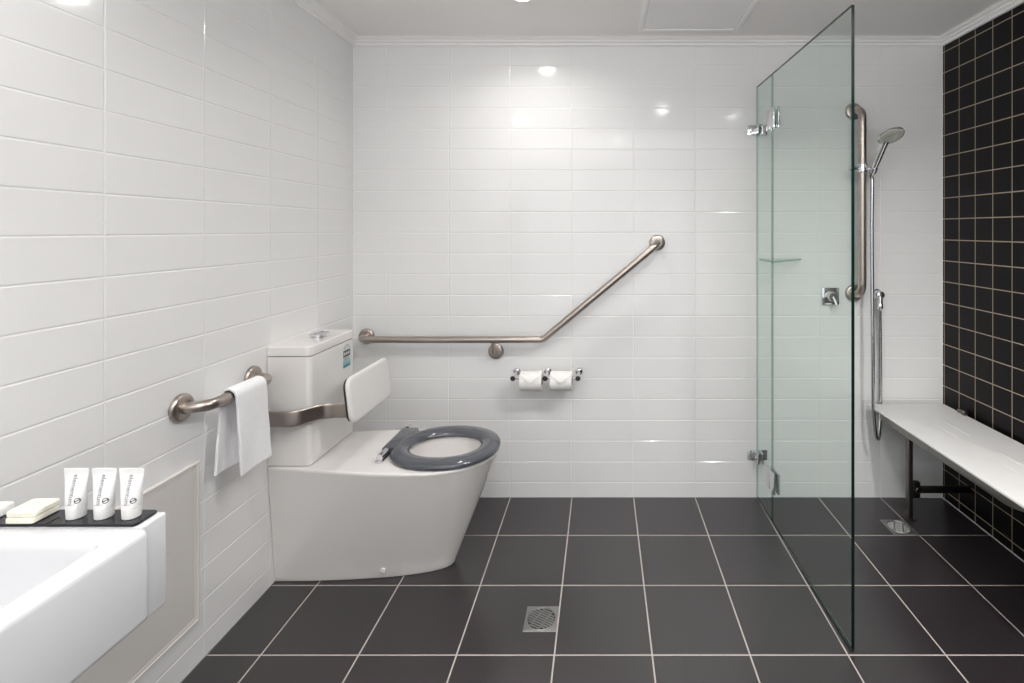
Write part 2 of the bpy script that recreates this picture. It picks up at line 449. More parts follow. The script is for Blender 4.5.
# rating sticker on the cistern's front
st_x = 0.5235*T+0.0004
def stick(bm, d0, d1, z0, z1, mat, off=0.0):
    vs = [bm.verts.new(Vector((st_x+off, (d-D0)*T, z*T))) for d, z in ((d0, z0), (d1, z0), (d1, z1), (d0, z1))]
    f = bm.faces.new(vs); f.material_index = mat
bm = bmesh.new()
add_box(bm, Vector((st_x-0.0003, (6.785-D0)*T, 2.455*T)), Vector((st_x, (6.975-D0)*T, 2.68*T)), mat=0)
# star-rating arch on top of the sticker
cxd, czz = 6.88, 2.68
arc = [Vector((st_x-0.0001, (cxd+0.085*math.cos(math.pi*k/16)-D0)*T, (czz+0.10*math.sin(math.pi*k/16))*T)) for k in range(17)]
bm.faces.new([bm.verts.new(p) for p in arc]).material_index = 0
stick(bm, 6.79, 6.97, 2.600, 2.688, 1, 0.0003)
stick(bm, 6.785, 6.975, 2.455, 2.545, 2, 0.0003)
stick(bm, 6.785, 6.965, 2.462, 2.485, 3, 0.0006)
for k in range(6):      # stars in the arch
    a = math.pi*(k+0.5)/6
    cd, cz = cxd+0.065*math.cos(a), czz+0.03+0.05*math.sin(a)
    pts = [Vector((st_x+0.0004, (cd+(0.011 if q % 2 == 0 else 0.005)*math.cos(q*math.pi/5)-D0)*T, (cz+(0.011 if q % 2 == 0 else 0.005)*math.sin(q*math.pi/5))*T)) for q in range(10)]
    bm.faces.new([bm.verts.new(p) for p in pts]).material_index = 1
for k in range(3): stick(bm, 6.80+0.055*k, 6.84+0.055*k, 2.625, 2.665, 0, 0.0006)
for z in (2.515, 2.53): stick(bm, 6.80, 6.95, z, z+0.006, 0, 0.0006)
for z in (2.56, 2.575): stick(bm, 6.80, 6.95, z, z+0.006, 3, 0.0006)
finish('rating_sticker', bm, ('stick_white', 'stick_dark', 'stick_teal', 'stick_navy'), to, smooth=False)['label'] = 'small teal and black star rating sticker'
# bolt cap low on the side
pb = W(1.325, 6.19, 0.115)
bm = bmesh.new(); lathe(bm, pb+Vector((0, 0.004, 0)), (0, -1, -0.1), [(0.010, 0), (0.010, 0.006), (0.007, 0.0075), (0.001, 0.008)], 24)
finish('bolt_cap', bm, 'ceramic', to)
# seat
bm = bmesh.new()
NS = 96
def egg(cx, hx, hy, z, p, off):
    out = []
    for k in range(NS):
        a = 2*math.pi*k/NS; c, s = math.cos(a), math.sin(a)
        out.append(W(cx+(hx+off)*math.copysign(abs(c)**(2/p), c), DC-0.015+(hy+off)*math.copysign(abs(s)**(2/p), s), z))
    return out
seq = []
for off, z in ((-0.02, 1.492), (-0.004, 1.500), (0, 1.522), (-0.012, 1.545), (-0.045, 1.566), (-0.10, 1.577)): seq.append(egg(2.018, 0.687, 0.622, z, 2.15, off))
for off, z in ((0.085, 1.575), (0.04, 1.560), (0.010, 1.538), (0.0, 1.515), (0.012, 1.492)): seq.append(egg(2.003, 0.447, 0.360, z, 2.1, off))
loft(bm, seq+[seq[0]], True, False, False)
bmesh.ops.remove_doubles(bm, verts=bm.verts, dist=1e-6)
hb = bmesh.new()
hr = []
for d, s in ((6.36, 0.93), (6.375, 1), (6.99, 1), (7.005, 0.93)):
    hr.append([W(1.355+x*s, d, 1.528+z*s) for x, z in rrect(0, 0, 0.125, 0.044, 0.04, 5)])
loft(hb, hr); merge(bm, hb)
seat = finish('seat', bm, 'gseat', to, angle=45); seat['label'] = 'glossy grey open-ring seat'
for d0, d1 in ((6.13, 6.345), (7.015, 7.12)):
    bm = bmesh.new()
    sweep(bm, [W(1.30, d0+0.015, 1.532), W(1.30, d1, 1.532)], 0.0125, 16)
    pl = [(x*T, (d-D0)*T) for x, d in rrect(1.30, (d0+d1)/2-0.01, 0.052, (d1-d0)/2+0.015, 0.05, 6)]
    loft(bm, [[Vector((x, y, z)) for x, y in pl] for z in (PZ*T+0.0005, PZ*T+0.006)])
    lathe(bm, W(1.30, d0+0.04, 1.50), (0, 0, 1), [(0.009, 0), (0.009, 0.006), (0.006, 0.009), (0.001, 0.0095)], 20)
    finish('hinge', bm, 'chrome', seat)['label'] = 'chrome seat hinge'

# ------------------------------------------------------------------ backrest
br = thing('back_support', 'white padded backrest on a bent steel bar above the toilet pan', 'backrest', W(0, 5.9, 2.12))
PA, PB = Vector((1.0, 2.552)), Vector((1.068, 1.997))     # top and bottom of the pad's front face (x, z)
tv = (PA-PB).normalized(); nv = Vector((tv.y, -tv.x))     # outward (+x)
ph = (PA-PB).length/2; pc = (PA+PB)/2; pdc, pdh = 6.54, 0.56
def padring(off, ins, r):
    return [W(pc.x+tv.x*s+nv.x*off, d, pc.y+tv.y*s+nv.y*off) for d, s in rrect(pdc, 0, pdh-ins, ph-ins, r, 8)]
bm = bmesh.new()
loft(bm, [padring(-0.055, 0.012, 0.11), padring(-0.050, 0.004, 0.115), padring(-0.030, 0.0, 0.12), padring(-0.012, 0.006, 0.115), padring(-0.003, 0.022, 0.10), padring(0.0, 0.05, 0.08)])
finish('pad', bm, 'pad', br, angle=50)
bm = bmesh.new()
loft(bm, [padring(-0.085, 0.03, 0.10), padring(-0.082, 0.018, 0.105), padring(-0.058, 0.016, 0.105), padring(-0.056, 0.02, 0.10)])
finish('back_plate', bm, 'darkchrome', br)['label'] = 'grey plate behind the pad'
for sgn, nm in ((-1, 'support_bar'), (1, 'support_bar')):
    bm = bmesh.new()
    dn, df = (5.86, 6.15) if sgn < 0 else (13.10-5.86, 13.10-6.15)
    path = round_path([W(0.03, dn, 2.12), W(0.43, dn, 2.12), W(0.66, df, 2.12), W(0.955, df, 2.12)], 0.07, 10)
    sweep(bm, path, 0, 28, flat=(0.006, 0.0275, 5), roll_up=(0, 0, 1))
    finish(nm, bm, 'steel', br)
    bm = bmesh.new(); lathe(bm, W(0, dn, 2.12), (1, 0, 0), [(0.036, 0), (0.036, 0.006), (0.030, 0.011), (0.001, 0.011)], 32)
    finish('wall_flange', bm, 'steel', br)

# ------------------------------------------------------------------ left wall grab rail and towel
RB = 0.0165
gr = thing('grab_rail', 'short brushed steel grab rail on the left wall holding a white towel', 'grab rail', W(0, 5.28, 2.637))
bm = bmesh.new()
sweep(bm, round_path([W(0.03, 4.785, 2.637), W(0.238, 4.785, 2.637), W(0.238, 5.765, 2.637), W(0.03, 5.765, 2.637)], [0.052, 0.045], 10), RB, 20)
finish('bar', bm, 'steel', gr)
for d in (4.785, 5.765):
    bm = bmesh.new(); flange(bm, W(0, d, 2.637), (1, 0, 0), 0.040, 0.014); finish('flange', bm, 'steel', gr)

bm = bmesh.new()
rx, rz = 0.238*T, 2.637*T
Rt = RB+0.0065
nS, nT = 90, 28
front_len = (2.68-1.86)*T; back_len = (2.66-1.885)*T
arc = math.pi*Rt
tot = front_len+arc+back_len
grid = []
for i in range(nS+1):
    s = tot*i/nS; row = []
    for j in range(nT+1):
        u = j/nT
        dd = 5.085+0.455*u
        if s < back_len:            # back flap, bottom to bar
            f = (back_len-s)/back_len
            z = rz-(back_len-s); x = rx-Rt-0.006*math.sin(f*2.2)
            dd -= 0.062*f
            x += 0.004*math.sin(u*7+f*3)*f
        elif s < back_len+arc:
            a = (s-back_len)/Rt
            x = rx-Rt*math.cos(a); z = rz+Rt*math.sin(a)
        else:
            f = (s-back_len-arc)/front_len
            z = rz-(s-back_len-arc); x = rx+Rt+0.007*f
            dd += 0.035*f*(1-0.2*u)
            x += 0.004*math.sin(u*5+1.0+f*2)*f
            z += 0.006*f*(u-0.5)
        row.append(bm.verts.new(Vector((x, (dd-D0)*T+0.0012*math.sin(s*60)*(1 if j in (0, nT) else 0), z))))
    grid.append(row)
for i in range(nS):
    for j in range(nT): bm.faces.new((grid[i][j], grid[i][j+1], grid[i+1][j+1], grid[i+1][j]))
tw = tag(finish('hand_towel', bm, 'towel', loc=(rx, (5.3-D0)*T, rz), angle=80), 'white folded hand towel draped over the short rail on the left wall', 'towel')
md = tw.modifiers.new('thick', 'SOLIDIFY'); md.thickness = 0.0085; md.offset = 0.0
md = tw.modifiers.new('soft', 'BEVEL'); md.width = 0.0032; md.segments = 3; md.limit_method = 'ANGLE'; md.angle_limit = math.radians(50)

# ------------------------------------------------------------------ access panel on the left wall
ap = thing('access_panel', 'grey-beige access panel with cream frame low on the left wall behind the basin', 'panel', W(0, 4.0, 0.43))
pd0, pd1, pz0, pz1 = (2.9-D0)*T, (5.0-D0)*T, 0.436*T, 2.035*T
fw = 0.017
bm = bmesh.new(); add_box(bm, (0.0, pd0+fw, pz0+fw), (0.003, pd1-fw, pz1-fw), 0.0006, 1)
finish('board', bm, 'panel', ap)
bm = bmesh.new()
pf = [(0, 0.0), (0.004, 0.0), (0.0065, 0.002), (0.0065, 0.0075), (0.0045, 0.0095), (0.0045, 0.0155), (0.0035, fw+0.001), (0, fw+0.001)]
corners = [(pd0, pz0, 1, 1), (pd1, pz0, -1, 1), (pd1, pz1, -1, -1), (pd0, pz1, 1, -1)]
rg = [[Vector((x, cy+sy*i, cz+sz*i)) for x, i in pf] for cy, cz, sy, sz in corners]
loft(bm, rg+[rg[0]], True, False, False)
bmesh.ops.remove_doubles(bm, verts=bm.verts, dist=1e-6)
finish('frame', bm, 'panelframe', ap, angle=25)

# ------------------------------------------------------------------ washbasin
wb = thing('washbasin', 'white wall-hung washbasin projecting from the left wall in the near corner', 'basin', W(0, 2.0, 2.2))
bx0, bx1, bd0, bd1 = 0.006, 1.556, 1.05, 2.765
cxb, cdb = (bx0+bx1)/2, (bd0+bd1)/2; hxb, hdb = (bx1-bx0)/2, (bd1-bd0)/2
def bring(ins, z, r): return [W(x, d, z) for x, d in rrect(cxb, cdb, hxb-ins, hdb-ins, r, 7)]
ix0, ix1, id0, id1 = 0.24, 1.415, 1.19, 2.615
cxi, cdi, hxi, hdi = (ix0+ix1)/2, (id0+id1)/2, (ix1-ix0)/2, (id1-id0)/2
def iring(ins, z, r): return [W(x, d, z) for x, d in rrect(cxi, cdi, hxi-ins, hdi-ins, r, 7)]
bm = bmesh.new()
loft(bm, [bring(0.05, 2.20, 0.03), bring(0.015, 2.204, 0.045), bring(0.003, 2.214, 0.05), bring(0, 2.235, 0.05), bring(0, 2.668, 0.055), bring(0.005, 2.686, 0.052), bring(0.013, 2.696, 0.047), bring(0.025, 2.70, 0.04),
          iring(-0.02, 2.70, 0.05), iring(-0.008, 2.697, 0.045), iring(0, 2.688, 0.04), iring(0.008, 2.66, 0.04), iring(0.03, 2.40, 0.06), iring(0.05, 2.33, 0.08), iring(0.10, 2.29, 0.10), iring(0.2, 2.275, 0.12), iring(0.5, 2.262, 0.03)])
finish('bowl', bm, 'basin', wb, angle=50)
bm = bmesh.new(); lathe(bm, W(cxi, cdi, 2.264), (0, 0, 1), [(0.03, 0), (0.03, 0.003), (0.024, 0.004), (0.02, 0.002), (0.001, 0.002)], 32)
finish('waste', bm, 'chrome', wb)
bm = bmesh.new(); add_box(bm, W(0.006, 2.770, 2.157), W(1.490, 2.930, 2.6925), 0.004, 3)
finish('ledge', bm, 'basin', wb)
# tray and toiletries
TZ = 2.709
bm = bmesh.new()
def tring(ins, z, r): return [W(x, d, z) for x, d in rrect(0.805, 2.845, 0.648-ins, 0.074-ins, r, 6)]
loft(bm, [tring(0.003, 2.6928, 0.02), tring(0, 2.6955, 0.022), tring(0, TZ-0.003, 0.022), tring(0.003, TZ, 0.02)])
tag(finish('tray', bm, 'tray', loc=W(0.8, 2.846, 2.6928)), 'glossy black tray holding soaps and tubes on the washbasin ledge', 'tray')

def soap(z0, label):
    bm = bmesh.new()
    loft(bm, [[W(x, d, z0+z) for x, d in rrect(0.808, 2.838, 0.078-i, 0.072-i, 0.012, 4)] for i, z in ((0.006, 0), (0, 0.006), (0, 0.029), (0.006, 0.035))])
    return tag(finish('soap_bar', bm, 'cream', loc=W(0.808, 2.838, z0), angle=30), label, 'soap', 'cream soap bars on the tray')
s1 = soap(TZ+0.0005, 'lower of the two stacked cream soap bars, resting on the black tray')
s2 = s1.copy(); COL.objects.link(s2); s2.location = W(0.811, 2.840, TZ+0.0365); s2.rotation_euler.z = math.radians(1.5)
s2['label'] = 'upper of the two stacked cream soap bars on the black tray'
bm = bmesh.new(); add_box(bm, W(0.44, 2.795, TZ+0.0005), W(0.63, 2.905, TZ+0.058), 0.003, 3)
tag(finish('soap_packet', bm, 'packet', loc=W(0.535, 2.85, TZ)), 'small white packet at the left photo edge beside the cream soaps', 'packet')

def text_mesh(body, size):
    cu = bpy.data.curves.new('txt', 'FONT'); cu.body = body; cu.size = size; cu.align_x = 'LEFT'; cu.resolution_u = 3; cu.offset = 0.00014
    ob = bpy.data.objects.new('txt', cu); COL.objects.link(ob)
    dg = bpy.context.evaluated_depsgraph_get(); dg.update()
    me = bpy.data.meshes.new_from_object(ob.evaluated_get(dg))
    bpy.data.objects.remove(ob); bpy.data.curves.remove(cu)
    b = bmesh.new(); b.from_mesh(me); bpy.data.meshes.remove(me)
    return b
TB = W(1.047, 2.845, TZ+0.001)
capH, tubH = 0.0180, 0.0825
def tsec(z):
    """half width, half depth of the tube body at height z above the base"""
    q = max(0.0, min(1.0, (z-capH)/(tubH-0.006-capH)))
    return 0.0138+0.0074*q**0.8, max(0.0009, 0.0134*(1-q**1.35))
def tube():
    t = thing('toiletry_tube', '', 'toiletry tube', TB, 'white toiletry tubes on the tray')
    n = 40
    bm = bmesh.new()
    zs = [capH+(tubH-0.006-capH)*k/16 for k in range(17)]+[tubH-0.0055, tubH]
    rings = []
    for z in zs:
        a, b = tsec(z)
        if z >= tubH-0.006: a, b = 0.0213, 0.0012
        rings.append([TB+Vector((a*math.cos(2*math.pi*k/n), b*math.sin(2*math.pi*k/n), z)) for k in range(n)])
    loft(bm, rings)
    finish('body', bm, 'tube', t, angle=50)
    bm = bmesh.new()
    rings = [[TB+Vector((r*math.cos(2*math.pi*k/n), r*0.97*math.sin(2*math.pi*k/n), z)) for k in range(n)] for r, z in ((0.0122, 0), (0.0130, 0.0008), (0.0136, capH-0.003), (0.0136, capH-0.001), (0.0130, capH))]
    loft(bm, rings)
    finish('cap', bm, 'cap', t)
    # vertical lettering and round mark on the front
    def wrap(x, z, off=0.00025):
        a, b = tsec(z); return TB+Vector((x, -(b*math.sqrt(max(0.0, 1-(x/a)**2))+off), z))
    bm = bmesh.new()
    tb = text_mesh('elementum', 0.0122)
    ys = [v.co.x for v in tb.verts]; L = max(ys)
    bmesh.ops.triangulate(tb, faces=tb.faces[:])
    for v in tb.verts:
        lx, ly = v.co.x/L, v.co.y          # reads downwards
        v.co = wrap(-0.0014+ly*0.88, 0.0725-lx*0.0465)
    merge(bm, tb, 0)
    for r0, r1, mat in ((0.0034, 0.0046, 1),):
        ra = [wrap(0.0104+0.8*r0*math.cos(2*math.pi*k/24), 0.0315+r0*math.sin(2*math.pi*k/24)) for k in range(24)]
        rb = [wrap(0.0104+0.8*r1*math.cos(2*math.pi*k/24), 0.0315+r1*math.sin(2*math.pi*k/24)) for k in range(24)]
        loft(bm, [ra, rb], True, False, False, mat)
    band = [wrap(0.0104+0.0029*u, 0.0315+0.0010*math.sin(u*2.2)+w) for u in (-1, -0.5, 0, 0.5, 1) for w in (-0.0008, 0.0009)]
    vs = [bm.verts.new(p) for p in band]
    for k in range(4): bm.faces.new((vs[2*k], vs[2*k+2], vs[2*k+3], vs[2*k+1])).material_index = 1
    xs = [-0.006+0.0145*k/10 for k in range(11)]
    lo = [bm.verts.new(wrap(x, 0.0253)) for x in xs]; hi = [bm.verts.new(wrap(x, 0.0258)) for x in xs]
    for k in range(10): bm.faces.new((lo[k], lo[k+1], hi[k+1], hi[k])).material_index = 0
    finish('print', bm, ('ink', 'inkdark'), t, smooth=False)['label'] = 'grey vertical lettering and round mark'
    return t
t1 = tube(); t1['label'] = 'white toiletry tube standing closest to the cream soaps on the black tray'
for x, lab in ((1.206, 'middle one of the three white toiletry tubes on the black tray'),
               (1.362, 'white toiletry tube standing nearest the right end of the black tray')):
    c = copy_tree(t1); c.location = W(x, 2.845, TZ+0.001); c['label'] = lab

# ------------------------------------------------------------------ back wall: angled grab rail
ar = thing('grab_rail', 'long angled brushed steel grab rail on the back wall beside the toilet', 'grab rail', W(2.6, 8.104, 2.6))
BD = 7.835
bm = bmesh.new()
sweep(bm, round_path([W(0.228, 8.07, 2.618), W(0.228, BD, 2.618), W(3.11, BD, 2.618), W(4.935, BD, 4.135), W(4.935, 8.07, 4.135)], [0.04, 0.045, 0.04], 10), 0.0158, 20)
finish('bar', bm, 'steel', ar)
for x, z in ((0.228, 2.618), (2.322, 2.375), (4.935, 4.135)):
    bm = bmesh.new(); flange(bm, W(x, D0, z), (0, -1, 0), 0.038, 0.013); finish('flange', bm, 'steel', ar)
bm = bmesh.new(); sweep(bm, round_path([W(2.322, 8.07, 2.375), W(2.322, BD+0.03, 2.385), W(2.322, BD, 2.60)], 0.03, 8), 0.0075, 14)
finish('bracket_post', bm, 'steel', ar)

# ------------------------------------------------------------------ toilet roll holder and two rolls
rh = thing('toilet_roll_holder', 'chrome double toilet roll holder on the back wall below the angled rail', 'roll holder', W(3.15, D0, 2.03))
RZ, RD = 2.045, 7.74
xs_post = (2.662, 3.163, 3.668)
for x in xs_post:
    bm = bmesh.new()
    lathe(bm, W(x, D0, RZ), (0, -1, 0), [(0.017, 0), (0.017, 0.004), (0.014, 0.007), (0.0085, 0.009), (0.0075, 0.02), (0.0075, 0.09), (0.0115, 0.094), (0.0120, 0.105), (0.0120, 0.1175)], 28)
    pp = finish('post', bm, 'chrome', rh)
    bm = bmesh.new()
    lathe(bm, W(x, D0, RZ)+Vector((0, -0.1174, 0)), (0, -1, 0), [(0.0120, 0), (0.0105, 0.003), (0.001, 0.0034)], 28)
    finish('end_cap', bm, 'darkchrome', pp)['label'] = 'dark end cap'
for a, b in zip(xs_post[:-1], xs_post[1:]):
    bm = bmesh.new(); sweep(bm, [W(a, RD, RZ), W(b, RD, RZ)], 0.0055, 14); finish('spindle', bm, 'chrome', rh)
def roll(xc, label):
    zc = RZ-0.0130/T
    t = thing('toilet_roll', label, 'toilet roll', W(xc, RD, zc-0.15), 'toilet rolls on the double holder')
    R, r, hw = 0.0445, 0.0205, 0.0505
    c = W(xc, RD, zc)
    bm = bmesh.new()
    n = 56
    seq = [(r, hw-0.001), (R-0.002, hw), (R, hw-0.002), (R, -hw+0.002), (R-0.002, -hw), (r, -hw+0.001), (r, hw-0.001)]
    loft(bm, [[c+Vector((x, -q*math.cos(2*math.pi*k/n), q*math.sin(2*math.pi*k/n))) for k in range(n)] for q, x in seq], True, False, False)
    bmesh.ops.remove_doubles(bm, verts=bm.verts, dist=1e-6)
    finish('paper', bm, 'paper', t, angle=40)
    bm = bmesh.new()
    seq = [(r-0.0002, hw-0.0005), (r-0.0002, -hw+0.0005), (r-0.0014, -hw+0.0005), (r-0.0014, hw-0.0005), (r-0.0002, hw-0.0005)]
    loft(bm, [[c+Vector((x, -q*math.cos(2*math.pi*k/n), q*math.sin(2*math.pi*k/n))) for k in range(n)] for q, x in seq], True, False, False)
    bmesh.ops.remove_doubles(bm, verts=bm.verts, dist=1e-6)
    finish('core', bm, 'core', t, angle=40)['label'] = 'cardboard core'
    # hotel-style folded point on the front
    bm = bmesh.new()
    a0, a1 = 1.25, 0.08     # angle above horizontal on the front
    rows = []
    for k in range(13):
        a = a0+(a1-a0)*k/12; q = k/12
        hwid = hw*0.985*(1.0 if q < 0.35 else max(0.0, 1-((q-0.35)/0.65)))
        rr = R+0.0100*q**1.5+0.0010
        rows.append([c+Vector((x, -rr*math.cos(a), rr*math.sin(a))) for x in (-hwid, 0, hwid)]+[c+Vector((x, -(rr-0.002)*math.cos(a), (rr-0.002)*math.sin(a))) for x in (hwid, 0, -hwid)])
    loft(bm, rows, True, True, False)
    bmesh.ops.remove_doubles(bm, verts=bm.verts, dist=1e-6)
    finish('folded_end', bm, 'paper', t, angle=40)['label'] = 'sheet end folded to a point'
    return t
roll(2.945, 'white toilet roll nearer the toilet, left on the chrome double holder')
roll(3.410, 'white toilet roll nearer the shower, right on the chrome double holder')

# ------------------------------------------------------------------ shower screen
GX = 6.572
ss = thing('shower_screen', 'frameless clear glass shower screen standing from the back wall', 'shower screen', W(GX, 6.6, 0))
def pane(name, d0, d1, z0=0.012, z1=6.655):
    bm = bmesh.new()
    g = 0.005
    add_box(bm, Vector((GX*T-g, (d0-D0)*T, z0*T)), Vector((GX*T+g, (d1-D0)*T, z1*T)))
    bm.faces.ensure_lookup_table(); bm.normal_update()
    for f in bm.faces: f.material_index = 0 if abs(f.normal.x) > 0.9 else (1 if f.normal.y < 0.5 and (f.normal.y > -0.5 or d0 < 6) else 2)
    finish(name, bm, ('glass', 'glassedge', 'edgelight'), ss, smooth=False)
pane('fixed_pane', 7.424, 8.095)
pane('swing_pane', 5.135, 7.414)
gx = GX*T
def yb(d): return (d-D0)*T
for zc in (5.955, 0.695):
    bm = bmesh.new()      # wall clamp: plate on the wall and two jaws round the pane
    add_box(bm, (gx-0.048, yb(D0)-0.006, zc*T-0.024), (gx-0.0055, yb(D0), zc*T+0.024), 0.0012, 2)
    add_box(bm, (gx-0.015, yb(D0)-0.052, zc*T-0.024), (gx-0.0055, yb(D0)-0.004, zc*T+0.024), 0.0012, 2)
    add_box(bm, (gx+0.0055, yb(D0)-0.052, zc*T-0.024), (gx+0.015, yb(D0)-0.0005, zc*T+0.024), 0.0012, 2)
    add_box(bm, (gx+0.0055, yb(D0)-0.006, zc*T-0.024), (gx+0.048, yb(D0), zc*T+0.024), 0.0012, 2)
    lathe(bm, (gx-0.015, yb(D0)-0.028, zc*T), (-1, 0, 0), [(0.008, 0), (0.008, 0.004), (0.006, 0.005), (0.001, 0.005)], 20)
    finish('wall_clamp', bm, 'chrome', ss)['label'] = 'chrome wall clamp'
for zc in (5.985, 0.640):
    bm = bmesh.new()      # glass-to-glass hinge plates either side
    for sx in (-1, 1):
        a, b = sorted((gx+sx*0.0055, gx+sx*0.0135))
        add_box(bm, (a, yb(7.42)-0.052, zc*T-0.045), (b, yb(7.42)-0.002, zc*T+0.045), 0.0012, 2)
        add_box(bm, (a, yb(7.42)+0.002, zc*T-0.045), (b, yb(7.42)+0.040, zc*T+0.045), 0.0012, 2)
    lathe(bm, (gx-0.0, yb(7.42), zc*T-0.04), (0, 0, 1), [(0.0025, 0), (0.0025, 0.08)], 12)
    finish('hinge', bm, 'chrome', ss)['label'] = 'chrome glass hinge'

ss.location = W(6.588, 6.6, 0); ss.rotation_euler.z = 0.0212
# glass corner shelf behind the screen
bm = bmesh.new()
SZ = 3.85
sh = [W(GX+0.02, D0-0.003, 0), W(GX+0.70, D0-0.003, 0)]
for k in range(1, 12):
    a = math.pi/2*k/12
    p = 2.0
    sh.append(W(GX+0.02+0.68*math.cos(a)**p, D0-0.003-0.66*math.sin(a)**p, 0))
sh.append(W(GX+0.02, D0-0.003-0.66, 0))
loft(bm, [[Vector((p.x, p.y, SZ*T)) for p in sh], [Vector((p.x, p.y, SZ*T+0.008)) for p in sh]])
bm.normal_update(); bmesh.ops.recalc_face_normals(bm, faces=bm.faces)
for f in bm.faces: f.material_index = 0 if abs(f.normal.z) > 0.9 else 1
cs = thing('corner_shelf', 'small triangular glass shelf in the corner behind the glass screen', 'shelf', W(GX+0.02, D0, SZ))
finish('shelf_glass', bm, ('glass', 'shelfedge'), cs, smooth=False)
for p, ax in ((W(GX+0.34, D0, SZ-0.012), (0, -1, 0)),):
    bm = bmesh.new(); lathe(bm, p, ax, [(0.006, 0), (0.006, 0.016), (0.004, 0.018), (0.001, 0.018)], 16); finish('shelf_clip', bm, 'chrome', cs)

# shower mixer
mx = thing('shower_mixer', 'square chrome shower mixer plate on the back wall behind the glass', 'mixer tap', W(7.735, D0, 3.27))
mp_ = W(7.735, D0, 3.27)
bm = bmesh.new(); add_box(bm, mp_+Vector((-0.041, -0.010, -0.041)), mp_+Vector((0.041, 0.001, 0.041)), 0.002, 2); finish('plate', bm, 'chrome', mx)
bm = bmesh.new(); lathe(bm, mp_+Vector((0, -0.010, 0)), (0, -1, 0), [(0.024, 0), (0.024, 0.022), (0.021, 0.030), (0.001, 0.031)], 32)
kn = finish('knob', bm, 'chrome', mx)
bm = bmesh.new(); sweep(bm, [mp_+Vector((0, -0.034, 0.0)), mp_+Vector((0.006, -0.045, -0.02)), mp_+Vector((0.010, -0.052, -0.038))], [0.008, 0.0065, 0.0055], 14); finish('lever', bm, 'chrome', kn)

# ------------------------------------------------------------------ vertical rail, slider, hand shower
vr = thing('grab_rail', 'tall vertical brushed steel grab rail in the shower', 'grab rail', W(8.115, D0, 3.3))
VD = 7.82
bm = bmesh.new()
sweep(bm, round_path([W(8.115, 8.07, 6.26), W(8.115, VD, 6.26), W(8.115, VD, 3.315), W(8.115, 8.07, 3.315)], [0.055, 0.055], 10), 0.0180, 22)
finish('bar', bm, 'steel', vr)
for z in (6.26, 3.315):
    bm = bmesh.new(); flange(bm, W(8.115, D0, z), (0, -1, 0), 0.041, 0.014); finish('flange', bm, 'steel', vr)
SLZ = 5.305
sl = thing('shower_slider', 'chrome hand shower clamp on the tall vertical rail', 'bracket', W(8.115, VD, SLZ))
bm = bmesh.new()
c = W(8.115, VD, SLZ)
n = 28
seq = [(0.0187, -0.02), (0.0235, -0.02), (0.0245, -0.017), (0.0245, 0.017), (0.0235, 0.02), (0.0187, 0.02), (0.0187, -0.02)]
loft(bm, [[c+Vector((r*math.cos(2*math.pi*k/n), r*math.sin(2*math.pi*k/n), h)) for k in range(n)] for r, h in seq], True, False, False)
bmesh.ops.remove_doubles(bm, verts=bm.verts, dist=1e-6)
finish('collar', bm, 'chrome', sl)
bm = bmesh.new(); lathe(bm, c+Vector((-0.023, 0, 0)), (-1, 0, 0), [(0.010, 0), (0.010, 0.012), (0.014, 0.016), (0.015, 0.034), (0.012, 0.038), (0.001, 0.038)], 24); finish('knob', bm, 'chrome', sl)
bm = bmesh.new()
hc = W(8.247, 7.745, 5.262)
hd = (W(8.267, 7.45, 5.666)-hc).normalized()
a0 = c+Vector((0.0240, -0.010, -0.002)); sweep(bm, [a0, hc+(a0-hc).normalized()*0.0142], 0.0075, 16)
u_, v_ = basis(hd)
seq = [(0.0118, -0.012), (0.0160, -0.012), (0.0170, 0.014), (0.0132, 0.014), (0.0118, -0.012)]
loft(bm, [[hc+hd*h+u_*r*math.cos(2*math.pi*k/n)+v_*r*math.sin(2*math.pi*k/n) for k in range(n)] for r, h in seq], True, False, False)
bmesh.ops.remove_doubles(bm, verts=bm.verts, dist=1e-6)
finish('cradle', bm, 'chrome', sl)
hs = thing('hand_shower', 'chrome hand shower with round head and hanging hose', 'shower head', hc)
bm = bmesh.new()
L = (W(8.267, 7.45, 5.666)-hc).length
sweep(bm, [hc+hd*(-0.03), hc+hd*(-0.012), hc, hc+hd*(L*0.35), hc+hd*(L*0.7), hc+hd*L], [0.0095, 0.0112, 0.0114, 0.0150, 0.0155, 0.0165], 20)
finish('handle', bm, 'chrome', hs)
hcen = W(8.296, 7.36, 5.722)
N = Vector((0.05, -0.50, -0.86)).normalized()
bm = bmesh.new()
lathe(bm, hcen-N*0.024, N, [(0.001, 0), (0.022, 0.001), (0.038, 0.008), (0.050, 0.015), (0.0555, 0.020), (0.0560, 0.024), (0.0535, 0.026), (0.050, 0.0255), (0.001, 0.0255)], 44)
hp = finish('head', bm, 'chrome', hs)
bm = bmesh.new()
lathe(bm, hcen, N, [(0.0495, 0.001), (0.0495, 0.0035), (0.047, 0.0045), (0.022, 0.0050), (0.018, 0.0030), (0.001, 0.0030)], 44)
u_, v_ = basis(N)
for R_, nn in ((0.030, 12), (0.038, 18), (0.0435, 24)):
    for k in range(nn):
        a = 2*math.pi*k/nn
        lathe(bm, hcen+N*0.0044+u_*R_*math.cos(a)+v_*R_*math.sin(a), N, [(0.0013, 0), (0.0010, 0.0018), (0.0002, 0.0018)], 6)
finish('spray_plate', bm, 'spray', hp)['label'] = 'pale round spray plate'
